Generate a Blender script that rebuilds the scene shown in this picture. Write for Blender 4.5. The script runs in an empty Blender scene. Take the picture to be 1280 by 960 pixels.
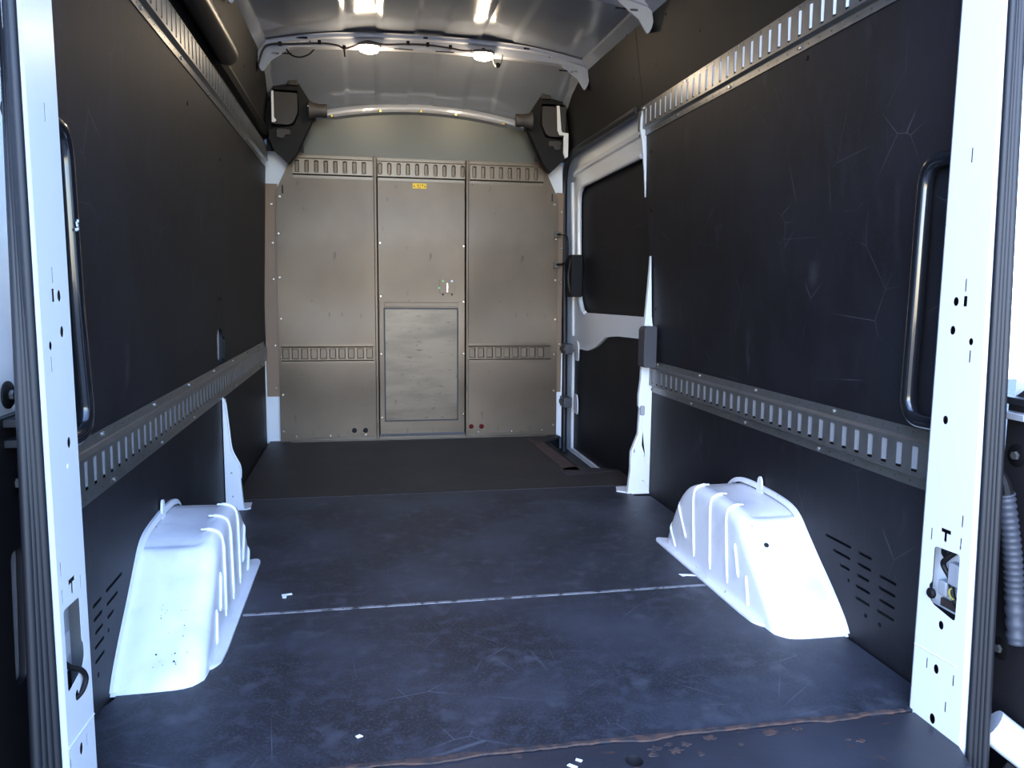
import bpy, bmesh, math, random
from mathutils import Vector, Matrix
from math import pi, sin, cos, radians
random.seed(4)
SC = bpy.context.scene
COL = SC.collection

# ------------------------------------------------------------------ camera
cam_d = bpy.data.cameras.new('camera')
cam = bpy.data.objects.new('camera', cam_d); COL.objects.link(cam)
F_PX = 974.914
cam_d.sensor_width = 36.0; cam_d.lens = 36.0 * F_PX / 1280.0
cam_d.clip_start = 0.02; cam_d.clip_end = 500
yw, pt, rl = radians(10.765), radians(-6.955), radians(0.504)
fw = Vector((sin(yw)*cos(pt), cos(yw)*cos(pt), sin(pt)))
ri = Vector((cos(yw), -sin(yw), 0)); up = ri.cross(fw)
R_ = ri*cos(rl) + up*sin(rl); U_ = up*cos(rl) - ri*sin(rl)
m = Matrix((R_, U_, -fw)).transposed().to_4x4()
m.translation = Vector((-0.332, 0.0, 0.878))
cam.matrix_world = m
SC.camera = cam

# ------------------------------------------------------------------ world, sun, exposure
W = bpy.data.worlds.new('world'); SC.world = W; W.use_nodes = True
wn = W.node_tree.nodes; wl = W.node_tree.links
sky = wn.new('ShaderNodeTexSky'); sky.sky_type = 'NISHITA'
sky.sun_disc = False; sky.sun_elevation = radians(38); sky.sun_rotation = radians(200)
sky.altitude = 50; sky.air_density = 1.0; sky.dust_density = 0.4; sky.ozone_density = 2.5
bg = wn['Background']; bg.inputs['Strength'].default_value = 1.3
wb = wn.new('ShaderNodeMix'); wb.data_type = 'RGBA'; wb.blend_type = 'MULTIPLY'; wb.inputs['Factor'].default_value = 1
wb.inputs['B'].default_value = (.89, .95, 1.11, 1)      # daylight seen with the camera balanced for the lamps
wl.new(sky.outputs[0], wb.inputs['A']); wl.new(wb.outputs['Result'], bg.inputs['Color'])
SC.view_settings.view_transform = 'Standard'; SC.view_settings.look = 'None'
SC.view_settings.gamma = 1.0; SC.view_settings.exposure = 0.3
SC.view_settings.use_curve_mapping = False
LAMP_W = 4.0

# ------------------------------------------------------------------ materials
def lin(c):
    return tuple((x/255/12.92 if x/255 <= .04045 else ((x/255+.055)/1.055)**2.4) for x in c)
def mat(name, col, rough=.5, metal=0., spec=.5, noise=None, bump=None, emit=None, coat=0., extra=None, buckle=False):
    """noise = (other colour, scale, low, high); bump = (scale, strength); extra = list of (colour, scale xyz, low, high, detail)"""
    M = bpy.data.materials.new(name); M.use_nodes = True
    nt = M.node_tree; N = nt.nodes; L = nt.links; b = N['Principled BSDF']
    b.inputs['Roughness'].default_value = rough; b.inputs['Metallic'].default_value = metal
    b.inputs['Specular IOR Level'].default_value = spec; b.inputs['Coat Weight'].default_value = coat
    c = (*lin(col), 1); b.inputs['Base Color'].default_value = c
    tc = N.new('ShaderNodeTexCoord')
    cur = None
    layers = []
    if noise: layers.append((noise[0], (noise[1],)*3, noise[2], noise[3], 5))
    if extra: layers += extra
    for (oc, sc, lo, hi, det) in layers:
        mp = N.new('ShaderNodeMapping'); mp.inputs['Scale'].default_value = sc
        L.new(tc.outputs['Object'], mp.inputs[0])
        n = N.new('ShaderNodeTexNoise'); n.inputs['Scale'].default_value = 1; n.inputs['Detail'].default_value = det
        L.new(mp.outputs[0], n.inputs['Vector'])
        r = N.new('ShaderNodeMapRange'); r.inputs['From Min'].default_value = lo; r.inputs['From Max'].default_value = hi
        L.new(n.outputs['Fac'], r.inputs['Value'])
        mx = N.new('ShaderNodeMix'); mx.data_type = 'RGBA'
        L.new(r.outputs[0], mx.inputs['Factor'])
        if cur is None: mx.inputs['A'].default_value = c
        else: L.new(cur, mx.inputs['A'])
        mx.inputs['B'].default_value = (*lin(oc), 1)
        cur = mx.outputs['Result']
    if cur is not None: L.new(cur, b.inputs['Base Color'])
    if bump:
        n = N.new('ShaderNodeTexNoise'); n.inputs['Scale'].default_value = bump[0]; n.inputs['Detail'].default_value = 3
        L.new(tc.outputs['Object'], n.inputs['Vector'])
        bp = N.new('ShaderNodeBump'); bp.inputs['Strength'].default_value = bump[1]; bp.inputs['Distance'].default_value = .002
        L.new(n.outputs['Fac'], bp.inputs['Height']); L.new(bp.outputs[0], b.inputs['Normal'])
        if buckle:          # thin sheet, slightly oil-canned
            n2 = N.new('ShaderNodeTexNoise'); n2.inputs['Scale'].default_value = 1.9; n2.inputs['Detail'].default_value = 0
            L.new(tc.outputs['Object'], n2.inputs['Vector'])
            b2 = N.new('ShaderNodeBump'); b2.inputs['Strength'].default_value = 1; b2.inputs['Distance'].default_value = .030
            L.new(n2.outputs['Fac'], b2.inputs['Height']); L.new(b2.outputs[0], bp.inputs['Normal'])
    if emit:
        b.inputs['Emission Color'].default_value = (*lin(emit[0]), 1); b.inputs['Emission Strength'].default_value = emit[1]
    return M

def scratched(name, col, fade, rough, dust, spec=.5, lo=.60):
    """dark coated board: fine grain, cloudy fading, dusty smears and a few long pale scratches"""
    M = mat(name, col, rough, spec=spec, noise=(fade, 3.0, .42, .72), bump=(260, .12),
            extra=[(dust, (9, 9, 4), lo, lo+.32, 8), (fade, (26, 26, 7), .50, .75, 6), (fade, (160, 160, 160), .5, .75, 2)])
    nt = M.node_tree; N = nt.nodes; L = nt.links; b = N['Principled BSDF']
    src = b.inputs['Base Color'].links[0].from_socket
    tc = N.new('ShaderNodeTexCoord')
    for (rx, sc, seed) in ((0.5, 3.1, 0), (-1.0, 2.3, 7), (1.35, 4.1, 13)):
        mp = N.new('ShaderNodeMapping'); mp.inputs['Rotation'].default_value = (rx, 0.2, rx*.7); mp.inputs['Location'].default_value = (seed, seed, 0)
        L.new(tc.outputs['Object'], mp.inputs[0])
        v = N.new('ShaderNodeTexVoronoi'); v.feature = 'DISTANCE_TO_EDGE'; v.inputs['Scale'].default_value = sc
        L.new(mp.outputs[0], v.inputs['Vector'])
        r = N.new('ShaderNodeMapRange'); r.inputs['From Min'].default_value = .0045; r.inputs['From Max'].default_value = 0
        L.new(v.outputs['Distance'], r.inputs['Value'])
        n = N.new('ShaderNodeTexNoise'); n.inputs['Scale'].default_value = 5.3; n.inputs['Detail'].default_value = 1
        L.new(mp.outputs[0], n.inputs['Vector'])
        r2 = N.new('ShaderNodeMapRange'); r2.inputs['From Min'].default_value = .54; r2.inputs['From Max'].default_value = .72
        r2.inputs['To Max'].default_value = .6
        L.new(n.outputs['Fac'], r2.inputs['Value'])
        mu = N.new('ShaderNodeMath'); mu.operation = 'MULTIPLY'
        L.new(r.outputs[0], mu.inputs[0]); L.new(r2.outputs[0], mu.inputs[1])
        mx = N.new('ShaderNodeMix'); mx.data_type = 'RGBA'
        L.new(mu.outputs[0], mx.inputs['Factor']); L.new(src, mx.inputs['A'])
        mx.inputs['B'].default_value = (*lin(dust), 1); src = mx.outputs['Result']
    L.new(src, b.inputs['Base Color'])
    return M

BOARD = scratched('black_phenolic_board', (15, 15, 19), (27, 27, 32), .58, (80, 81, 86), .3, .66)
FLOORM = scratched('scuffed_floor_board', (29, 32, 39), (56, 60, 70), .52, (98, 101, 110))
FLOORF = scratched('dusty_front_floor_board', (37, 34, 34), (52, 48, 47), .58, (70, 66, 64))
LINING = mat('smooth_black_lining', (22, 22, 22), .6, spec=.22, noise=((28, 28, 27), 2.5, .4, .7), bump=(180, .1))
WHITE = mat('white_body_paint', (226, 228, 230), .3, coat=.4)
ARCHW = mat('scuffed_white_paint', (226, 228, 232), .35, coat=.3,
            extra=[((196, 200, 208), (9, 9, 9), .5, .8, 4), ((60, 58, 60), (95, 60, 60), .735, .76, 3)])
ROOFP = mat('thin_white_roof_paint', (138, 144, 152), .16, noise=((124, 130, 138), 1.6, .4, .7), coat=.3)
BOWP = mat('pale_grey_bow_paint', (176, 180, 188), .32, coat=.4)
GALV = mat('galvanised_track_steel', (98, 97, 95), .28, metal=.45, noise=((90, 89, 85), 30, .4, .7))
TONGUE = mat('track_tongue_steel', (140, 140, 142), .32, metal=.3)
GALVB = mat('bright_backing_steel', (196, 196, 198), .28, metal=.6)
PART = mat('grey_partition_paint', (96, 84, 71), .38, metal=.5, spec=.4,
           buckle=True,
           extra=[((80, 69, 58), (2.2, 2.2, 2.2), .4, .7, 4), ((110, 93, 74), (1.1, 1.1, 1.1), .45, .75, 2), ((62, 53, 46), (30, 30, 12), .66, .76, 6)], bump=(400, .05))
PTRACK = mat('partition_track_paint', (98, 87, 74), .3, metal=.5)
HATCH = mat('scuffed_hatch_metal', (96, 86, 74), .34, metal=.5,
            extra=[((78, 69, 59), (3, 3, 14), .42, .7, 4), ((56, 49, 43), (22, 22, 70), .62, .74, 7)])
PARTU = mat('upper_partition_paint', (84, 86, 80), .42, metal=.15, noise=((77, 79, 74), 2, .4, .7))
TRIMB = mat('warm_grey_bracket', (122, 100, 80), .5, metal=.2)
BLACKP = mat('black_plastic', (13, 12, 13), .6, spec=.25, bump=(300, .15))
BROWNP = mat('worn_charcoal_plastic', (46, 42, 40), .55, noise=((44, 41, 40), 8, .4, .65), bump=(220, .2))
DGREYP = mat('dark_grey_plastic', (62, 62, 66), .5)
RUBBER = mat('black_rubber', (24, 25, 29), .5)
TUBEB = mat('gloss_black_tube', (22, 23, 26), .18, coat=.6)
SCREWM = mat('zinc_screw', (188, 184, 176), .25, metal=.8)
DARK = mat('dark_cavity', (12, 10, 14), .8)
SILL = mat('rusted_dark_sill', (38, 40, 47), .45, bump=(120, .25),
           extra=[((52, 54, 62), (3, 3, 3), .45, .7, 4), ((70, 54, 50), (18, 38, 38), .66, .70, 6)])
RUST = mat('rust', (78, 58, 50), .75, noise=((46, 42, 44), 40, .4, .6), bump=(150, .5))
ALU = mat('worn_joint_strip', (150, 152, 158), .45, metal=.5, noise=((70, 70, 74), 26, .5, .62))
YEL = mat('yellow_label', (236, 200, 40), .5)
OLIVE = mat('label_print', (120, 100, 20), .6)
RED = mat('red_grommet', (84, 6, 10), .7, spec=.2)
GREENL = mat('daylit_green_hole_plug', (150, 214, 150), .5)
PALE = mat('pale_blue_plug', (200, 215, 235), .4)
CONN = mat('grey_connector_plastic', (150, 152, 156), .5)
COND = mat('grey_conduit', (58, 61, 69), .5)
LENS = mat('lamp_lens', (255, 250, 235), .3, emit=((255, 240, 214), 30))
GROUNDM = mat('asphalt', (120, 118, 114), .9, noise=((92, 91, 90), 20, .4, .6), bump=(60, .5))
PAPER = mat('white_scrap', (230, 232, 238), .7)

# ------------------------------------------------------------------ helpers
OFF = {}
def tag(o, label=None, cat=None, group=None, kind=None):
    if label: o['label'] = label
    if cat: o['category'] = cat
    if group: o['group'] = group
    if kind: o['kind'] = kind
    return o
def thing(name, label, cat, loc=(0, 0, 0), group=None, kind=None):
    o = bpy.data.objects.new(name, None); COL.objects.link(o)
    o.empty_display_size = .05; o.location = loc; OFF[o.name] = Vector(loc)
    return tag(o, label, cat, group, kind)

_plate_cache = {}
def fill(outer, holes=()):
    """triangulated flat fill of an outline with holes, from a 2D curve"""
    cu = bpy.data.curves.new('tmp', 'CURVE'); cu.dimensions = '2D'; cu.fill_mode = 'BOTH'
    for pts in [outer, *holes]:
        s = cu.splines.new('POLY'); s.points.add(len(pts)-1)
        for p, q in zip(s.points, pts): p.co = (q[0], q[1], 0, 1)
        s.use_cyclic_u = True
    ob = bpy.data.objects.new('tmp', cu); COL.objects.link(ob)
    dg = bpy.context.evaluated_depsgraph_get()
    me = bpy.data.meshes.new_from_object(ob.evaluated_get(dg))
    V = [(v.co.x, v.co.y) for v in me.vertices]; Fs = [list(p.vertices) for p in me.polygons]
    bpy.data.objects.remove(ob); bpy.data.curves.remove(cu); bpy.data.meshes.remove(me)
    return V, Fs

class MB:
    def __init__(s): s.v = []; s.f = []
    def add(s, V, Fs):
        n = len(s.v); s.v += [tuple(v) for v in V]; s.f += [[i+n for i in f] for f in Fs]; return s
    def box(s, a, b):
        x0, y0, z0 = a; x1, y1, z1 = b
        return s.add([(x0,y0,z0),(x1,y0,z0),(x1,y1,z0),(x0,y1,z0),(x0,y0,z1),(x1,y0,z1),(x1,y1,z1),(x0,y1,z1)],
                     [(0,3,2,1),(4,5,6,7),(0,1,5,4),(1,2,6,5),(2,3,7,6),(3,0,4,7)])
    def plate(s, outer, holes, fn, w0, w1):
        """solid plate between offsets w0 and w1 with real holes, mapped by fn(u, v, w)"""
        V, Fs = fill(outer, holes)
        s.add([fn(u, v, w1) for u, v in V], Fs); s.add([fn(u, v, w0) for u, v in V], [f[::-1] for f in Fs])
        for pts in [outer, *holes]:
            n = len(pts)
            s.add([fn(u, v, w1) for u, v in pts] + [fn(u, v, w0) for u, v in pts],
                  [(i, i+n, (i+1) % n + n, (i+1) % n) for i in range(n)])
        return s
    def strip(s, rings, closed=True, cap=False):
        n = len(rings[0]); base = [p for r in rings for p in r]; Fs = []
        for k in range(len(rings)-1):
            for i in range(n if closed else n-1):
                j = (i+1) % n
                Fs.append((k*n+i, k*n+j, (k+1)*n+j, (k+1)*n+i))
        if cap: Fs += [tuple(range(n))[::-1], tuple((len(rings)-1)*n+i for i in range(n))]
        return s.add(base, Fs)
    def tube(s, pts, r, n=10, smooth=True, rads=None):
        P = [Vector(p) for p in pts]
        if smooth and len(P) > 2: P = catmull(P, 6)
        rings = []; prev = None
        for i, p in enumerate(P):
            t = (P[min(i+1, len(P)-1)] - P[max(i-1, 0)]).normalized()
            if prev is None: a = t.orthogonal().normalized()
            else: a = (prev - t*prev.dot(t)).normalized()
            prev = a; b = t.cross(a)
            rr_ = r if rads is None else rads(i/(len(P)-1))
            rings.append([p + (a*cos(2*pi*k/n) + b*sin(2*pi*k/n))*rr_ for k in range(n)])
        return s.strip(rings, True, True)
    def disc(s, c, ax, r, h, n=10, r2=None):
        c = Vector(c); ax = Vector(ax).normalized(); a = ax.orthogonal().normalized(); b = ax.cross(a)
        r2 = r*.7 if r2 is None else r2
        rg = [[c + ax*hh + (a*cos(2*pi*k/n)+b*sin(2*pi*k/n))*q for k in range(n)] for hh, q in ((0, r), (h*.6, r), (h, r2))]
        return s.strip(rg, True, True)
    def build(s, name, m, parent=None, smooth=False, bevel=0, angle=35):
        me = bpy.data.meshes.new(name)
        off = OFF.get(parent.name, Vector()) if parent else Vector()
        me.from_pydata([tuple(Vector(v)-off) for v in s.v], [], s.f)
        bm = bmesh.new(); bm.from_mesh(me)
        bmesh.ops.remove_doubles(bm, verts=bm.verts, dist=1e-5)
        bmesh.ops.recalc_face_normals(bm, faces=bm.faces)
        bm.to_mesh(me); bm.free()
        me.materials.append(m)
        o = bpy.data.objects.new(name, me); COL.objects.link(o)
        if parent: o.parent = parent
        OFF[o.name] = off
        if smooth:
            for p in me.polygons: p.use_smooth = True
            if angle < 180: me.set_sharp_from_angle(angle=radians(angle))
        if bevel:
            md = o.modifiers.new('bevel', 'BEVEL'); md.width = bevel; md.segments = 3; md.limit_method = 'ANGLE'; md.angle_limit = radians(40)
            for p in me.polygons: p.use_smooth = True
            me.set_sharp_from_angle(angle=radians(60))
        return o
def catmull(P, n):
    out = []
    for i in range(len(P)-1):
        p0 = P[max(i-1, 0)]; p1 = P[i]; p2 = P[i+1]; p3 = P[min(i+2, len(P)-1)]
        for k in range(n):
            t = k/n
            out.append(.5*((2*p1) + (p2-p0)*t + (2*p0-5*p1+4*p2-p3)*t*t + (3*p1-p0-3*p2+p3)*t**3))
    return out + [P[-1]]
def rr(cx, cy, w, h, r, n=3):
    """rounded rectangle outline"""
    out = []
    for (sx, sy, a0) in ((1, 1, 0), (-1, 1, 90), (-1, -1, 180), (1, -1, 270)):
        for k in range(n+1):
            a = radians(a0 + 90*k/n)
            out.append((cx + sx*(w/2-r) + r*cos(a), cy + sy*(h/2-r) + r*sin(a)))
    return out
def circ(cx, cy, r, n=10, ry=None):
    return [(cx+r*cos(2*pi*k/n), cy+(ry or r)*sin(2*pi*k/n)) for k in range(n)]
def rect(x0, y0, x1, y1): return [(x0, y0), (x1, y0), (x1, y1), (x0, y1)]
def rounded(pts, r, n=4):
    """round each corner of a polygon; r may be a number or a list"""
    out = []; N = len(pts)
    for i in range(N):
        p = Vector(pts[i]); a = Vector(pts[i-1]); b = Vector(pts[(i+1) % N]); q = r[i] if isinstance(r, (list, tuple)) else r
        da = (a-p); db = (b-p); q = min(q, da.length*.45, db.length*.45)
        if q < 1e-4: out.append(tuple(p)); continue
        s = p+da.normalized()*q; e = p+db.normalized()*q
        for k in range(n+1):
            t = k/n; out.append(tuple(s*(1-t)**2 + p*2*t*(1-t) + e*t*t))
    return out

def wx(z):
    if z < .577: return .88
    if z < 1.53: return .88-.033*(z-.577)/.953
    if z < 1.655: return .847
    return .847-.047*(z-1.655)/.335
def wall_fn(side): return lambda u, v, w: (side*(wx(v)-w), u, v)
WR, WL = wall_fn(1), wall_fn(-1)
D = 4.542
def bulk_fn(u, v, w): return (u, D-w, v)
def floor_fn(u, v, w): return (u, v, w)

_screw = {}
def screws(parent, pts, axis, r=.006, h=.004, name='screw', m=None, label=None):
    """alike screw heads share one mesh"""
    key = (tuple(axis), r, h, (m or SCREWM).name)
    off = OFF[parent.name]
    for p in pts:
        if key not in _screw:
            o = MB().disc((0, 0, 0), axis, r, h, 8).build(name, m or SCREWM, None, True)
            _screw[key] = o.data
        else:
            o = bpy.data.objects.new(name, _screw[key]); COL.objects.link(o)
        o.parent = parent; o.location = Vector(p)-off
        if label: o['label'] = label

# ------------------------------------------------------------------ setting: ground, floor, shell, roof
g = MB().box((-14, -18, -.75), (14, 12, -.65)).build('ground', GROUNDM); tag(g, 'grey asphalt yard the van stands on', 'ground', kind='structure')

fl = thing('floor', 'load floor structure under the dark boards', 'floor', (0, 3, -.1), kind='structure')
b = MB(); b.box((-.90, 1.38, -.06), (.72, 4.7, -.0125)); b.box((.72, 1.38, -.06), (.90, 3.50, -.0125)); b.build('floor_pan', DARK, fl)
b = MB(); b.box((.60, 3.50, -.16), (.93, 4.75, -.13)); b.box((.72, 3.50, -.13), (.726, 4.70, -.0125)); b.box((.72, 3.49, -.13), (.93, 3.50, -.0125))
tag(b.build('step_well', mat('dark_step_plastic', (44, 42, 42), .6), fl), 'sunken dark step by the side door')

def ext_wall(side):
    f = wall_fn(side)
    t = thing('wall_left' if side < 0 else 'wall_right', ('left' if side < 0 else 'right')+' inner side wall of the van body', 'wall', (side*.95, 3, 0), kind='structure')
    b = MB()
    prof = [(-.15, -.012), (.577, -.012), (1.53, -.012), (1.655, -.012), (1.99, -.012)]
    def seg(y0, y1, z0, z1):
        zs = [z0]+[z for z in (.577, 1.53, 1.655) if z0 < z < z1]+[z1]
        inner = [[f(y, z, -.030) for z in zs] for y in (y0, y1)]
        outer = [[f(y, z, -.060) for z in zs] for y in (y0, y1)]
        n = len(zs)
        b.strip([inner[0]+outer[0][::-1], inner[1]+outer[1][::-1]], True, True)
    if side < 0: seg(1.53, 4.9, -.2, 2.0)
    else:
        seg(1.36, 3.19, -.2, 2.0); seg(3.19, 4.9, 1.66, 2.0); seg(4.72, 4.9, -.2, 1.66)
    b.build('body_side', WHITE, t)
    return t
wl_t = ext_wall(-1); wr_t = ext_wall(1)

# roof sheet: curved in both directions, pressed lengthwise channels
def edge_z(y): return 1.965 + .028*min(max((y-2.6)/1.4, 0), 1)
def roof_z(x, y):
    zc = 2.094 + .01*min(max((y-2.0)/2, 0), 1)
    ze = edge_z(y)+.025
    if y > 4.02:
        t = (y-4.02)/.60; zc -= .215*t**1.5; ze -= .20*t**1.5
    q = min(abs(x)/.80, 1.0)
    z = zc-(zc-ze)*q**2.2
    for c, w in ((-.33, .17), (0, .15), (.33, .17)):
        a = abs(x-c)
        k = min(max((w/2-a)/.012, 0), 1)
        z += .008*k
    return z
ct = thing('ceiling', 'bare painted steel roof of the van with lengthwise pressings', 'ceiling', (0, 3, 2), kind='structure')
xs = sorted(set([round(-.86+1.72*i/40, 4) for i in range(41)] + [c+s*(w/2-e) for c, w in ((-.33, .17), (0, .15), (.33, .17)) for s in (-1, 1) for e in (0, .012)]))
ys = [1.2+.1*i for i in range(29)] + [4.02+.06*i for i in range(1, 13)]
b = MB()
for dz in (0, .02):
    b.strip([[(x, y, roof_z(x, y)+dz) for x in xs] for y in ys], False)
o = b.build('roof_sheet', ROOFP, ct, True, angle=60)
# cant rails along the roof edges
for s in (-1, 1):
    b = MB(); rings = []
    for y in [1.3+.2*i for i in range(17)]:
        e = edge_z(y) if y < 4.1 else edge_z(4.1)-.16*((y-4.1)/.5)**1.5
        rings.append([(s*(.87), y, e+.10), (s*.87, y, e-.05), (s*.815, y, e-.02), (s*.79, y, e+.0), (s*.765, y, e+.022), (s*.76, y, e+.06)])
    b.strip(rings, True, True).build('cant_rail', ROOFP, ct, True)
# front roof header with its screws
b = MB(); hx = [-.60+.04*i for i in range(31)]
def head_z(x): return 1.872-.055*(abs(x)/.52)**2
rings = []
for x in hx:
    z = head_z(x); rings.append([(x, 4.60, z+.040), (x, 4.585, z+.026), (x, 4.575, z+.024), (x, 4.572, z+.018), (x, 4.565, z+.014), (x, 4.565, z), (x, 4.60, z-.012), (x, 4.68, z-.012), (x, 4.68, z+.040)])
o = b.strip(rings, True, True).build('roof_header', BOWP, ct, True)
b = MB(); b.strip([[(x, 4.563, head_z(x)+.001), (x, 4.555, head_z(x)-.014), (x, 4.59, head_z(x)-.022), (x, 4.60, head_z(x)-.002)] for x in hx if abs(x) < .50], True, True)
o = b.build('header_lip', GALVB, ct, True)
screws(ct, [(x, 4.557, head_z(x)-.008) for x in (-.49, -.226, .196, .0, .47)], (0, -1, 0), .008, .006, m=mat('brass_screw', (216, 186, 110), .3, metal=.6), label='brass screw')

# front wall: shell behind the partition, warm flanges at its sides, upper recessed sheet
ft = thing('wall_front', 'front end of the load space around and above the partition', 'wall', (0, 4.7, 0), kind='structure')
b = MB(); b.box((-.95, 4.86, -.2), (.95, 4.90, 2.05)); b.build('cab_closure', DARK, ft)
b = MB(); b.plate([(-.80, 1.50), (.80, 1.50), (.80, 1.72), (.62, 1.80), (.5, 1.822), (.25, 1.860), (0, 1.872), (-.25, 1.860), (-.5, 1.822), (-.62, 1.80), (-.80, 1.72)], [], lambda u, v, w: (u, 4.60-w, v), 0, .008)
tag(b.build('upper_sheet', PARTU, ft), 'plain grey-green sheet above the partition')
for s in (-1, 1):
    fo = .875 if s < 0 else .834
    b = MB(); b.box((min(s*.79, s*fo), 4.555, .26), (max(s*.79, s*fo), 4.565, 1.44))
    o = b.build('side_flange', TRIMB, ft)
    b = MB(); b.box((min(s*.77, s*.89), 4.57, -.02), (max(s*.77, s*(fo+.012)), 4.60, .5)); b.build('pillar_foot', WHITE, ft)
    b = MB(); b.plate([(s*.68, 1.50), (s*.80, 1.25), (s*(fo+.004), 1.25), (s*(fo-.005), 1.60), (s*.78, 1.70), (s*.73, 1.62)], [], lambda u, v, w: (u, 4.59-w, v), 0, .01)
    b.build('corner_gusset', WHITE, ft)
    screws(ft, [(s*.822, 4.554, z) for z in (.31, .55, .92, 1.12, 1.33)], (0, -1, 0), .007, .004)

# ------------------------------------------------------------------ floor boards
def board(name, outer, m, label, holes=(), z0=-.012, z1=0, group=None):
    b = MB(); b.plate(outer, holes, floor_fn, z0, z1)
    o = b.build(name, m, None); tag(o, label, 'floor board', group); return o
board('floor_board', [(-.885, 1.372), (.80, 1.372), (.80, 1.388), (.872, 1.43), (.868, 2.100), (-.868, 2.100), (-.868, 1.70), (-.885, 1.66)], FLOORM,
      'blue-grey scuffed floor board nearest the open back doors, between the wheel arches')
board('floor_board', [(-.868, 2.110), (.868, 2.110), (.868, 3.10), (.80, 3.11), (.80, 3.290), (-.868, 3.290), ], FLOORM,
      'middle floor board running from the pale joint strip to the dark seam')
fb = board('floor_board', [(-.868, 3.300), (.888, 3.300), (.888, 3.593), (.699, 3.692), (.679, 4.315), (.765, 4.42), (.82, 4.49), (.80, 4.59), (-.868, 4.59)], FLOORF,
      'brownish front floor board up to the foot of the partition')
b = MB(); b.plate([(.62, 3.62), (.695, 3.60), (.676, 4.30), (.60, 4.42)], [], floor_fn, .0005, .003); tag(b.build('edge_strip', mat('rusty_brown_strip', (84, 62, 54), .6, noise=((58, 50, 48), 14, .4, .6)), fb), 'rust brown edge strip')
b = MB(); b.plate([(.60, 3.50), (.86, 3.57), (.70, 3.685), (.60, 3.64)], [], floor_fn, .0005, .003); b.build('corner_strip', mat('dark_edge_strip', (50, 46, 48), .5), fb)
js = thing('joint_strip', 'pale worn metal joint strip across the floor between the wheel arches', 'floor strip', (0, 2.105, 0))
b = MB(); b.box((-.665, 2.0985, -.008), (.665, 2.1115, .0012)); b.build('strip', ALU, js, bevel=.0005)
screws(js, [(-.6+.2*i, 2.105, .001) for i in range(7)], (0, 0, 1), .003, .001)
b = MB(); b.box((-.85, 3.2905, -.010), (.78, 3.2995, -.0015)); tag(b.build('seam_filler', mat('dark_seam', (96, 94, 96), .5), None), 'thin dark seam strip between the middle and front floor boards', 'floor strip')

# rear sill
st = thing('trim_1', 'rusty dark rear sill along the open back', 'sill', (0, 1.3, 0), kind='structure')
b = MB(); b.plate([(-.80, 1.14), (.775, 1.18), (.80, 1.24), (.80, 1.366), (-.80, 1.366)], [circ(.157, 1.305, .017, 18, .019)], floor_fn, -.012, -.003)
b.build('sill_plate', SILL, st)
b = MB(); b.strip([[(x, 1.14+.0253*(x+.8)+dy, z) for dy, z in ((0, -.003), (-.012, -.012), (-.014, -.10), (0, -.10))] for x in (-.8, -.4, 0, .4, .775)], True, True).build('sill_edge', SILL, st)
b = MB(); b.strip([[(.157+q*cos(2*pi*k/18), 1.305+q*1.12*sin(2*pi*k/18), z) for k in range(18)] for q, z in ((.017, -.003), (.0155, -.02), (.012, -.03), (.0001, -.03))]).build('drain_cup', DARK, st, True)
b = MB()
pts = []
n = 90
for i in range(n+1):
    x = -.70+1.48*i/n; pts.append((x, 1.376+.003*random.random()))
for i in range(n, -1, -1):
    x = -.70+1.48*i/n; w = .002+.009*max(0, sin(i*.37)*sin(i*.13+1)) + .004*random.random(); pts.append((x, 1.372-w))
b.plate(pts, [], floor_fn, -.002, .0018); o = b.build('rust_line', RUST, st); o['label'] = 'jagged rust line along the board edge'
b = MB()
for (cx, cy, r_) in ((.21, 1.335, .016), (.245, 1.322, .018), (.20, 1.315, .013), (.275, 1.34, .012), (.33, 1.352, .016), (.29, 1.305, .011), (.24, 1.345, .010), (.46, 1.35, .02), (.52, 1.352, .012), (.38, 1.32, .007), (-.06, 1.355, .014), (.62, 1.29, .010), (.60, 1.30, .008)):
    r_ *= .75; pp = [(cx+r_*(.35+.9*random.random())*cos(2*pi*k/16)*1.2, cy+r_*(.3+.8*random.random())*sin(2*pi*k/16)) for k in range(16)]
    b.plate(pp, [], floor_fn, -.0035, -.0018)
o = b.build('rust_patch', RUST, st); tag(o, 'scattered rust patches around the drain hole', kind='stuff')
b = MB().box((-.95, 1.16, -.7), (.95, 1.20, -.10)); b.build('bumper_face', BLACKP, st)

# paint flecks lying on the floor
def fleck(pts, label):
    b = MB(); b.plate(pts, [], floor_fn, .0005, .0022); tag(b.build('paper_scrap', PAPER), label, 'scrap')
fleck([(-.575, 2.232), (-.548, 2.238), (-.545, 2.228), (-.560, 2.226), (-.560, 2.205), (-.570, 2.206)], 'small white angled scrap on the floor near the left wheel arch')
fleck([(.62, 2.20), (.66, 2.19), (.668, 2.176), (.64, 2.184), (.625, 2.180)], 'small white angled scrap on the floor near the right wheel arch')
def sfleck(pts, label):
    b = MB(); b.plate(pts, [], floor_fn, -.0028, -.0012); tag(b.build('paint_chip', PAPER), label, 'scrap')
sfleck([(.028, 1.312), (.040, 1.300), (.047, 1.304), (.034, 1.316)], 'white chip on the rear sill, left of the drain hole')
sfleck([(.048, 1.325), (.057, 1.318), (.061, 1.322), (.051, 1.330)], 'smaller white chip on the rear sill, just behind the other chip')
fleck([(-.36, 1.47), (-.352, 1.475), (-.345, 1.468), (-.356, 1.463)], 'tiny white speck on the near left of the floor')

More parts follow.
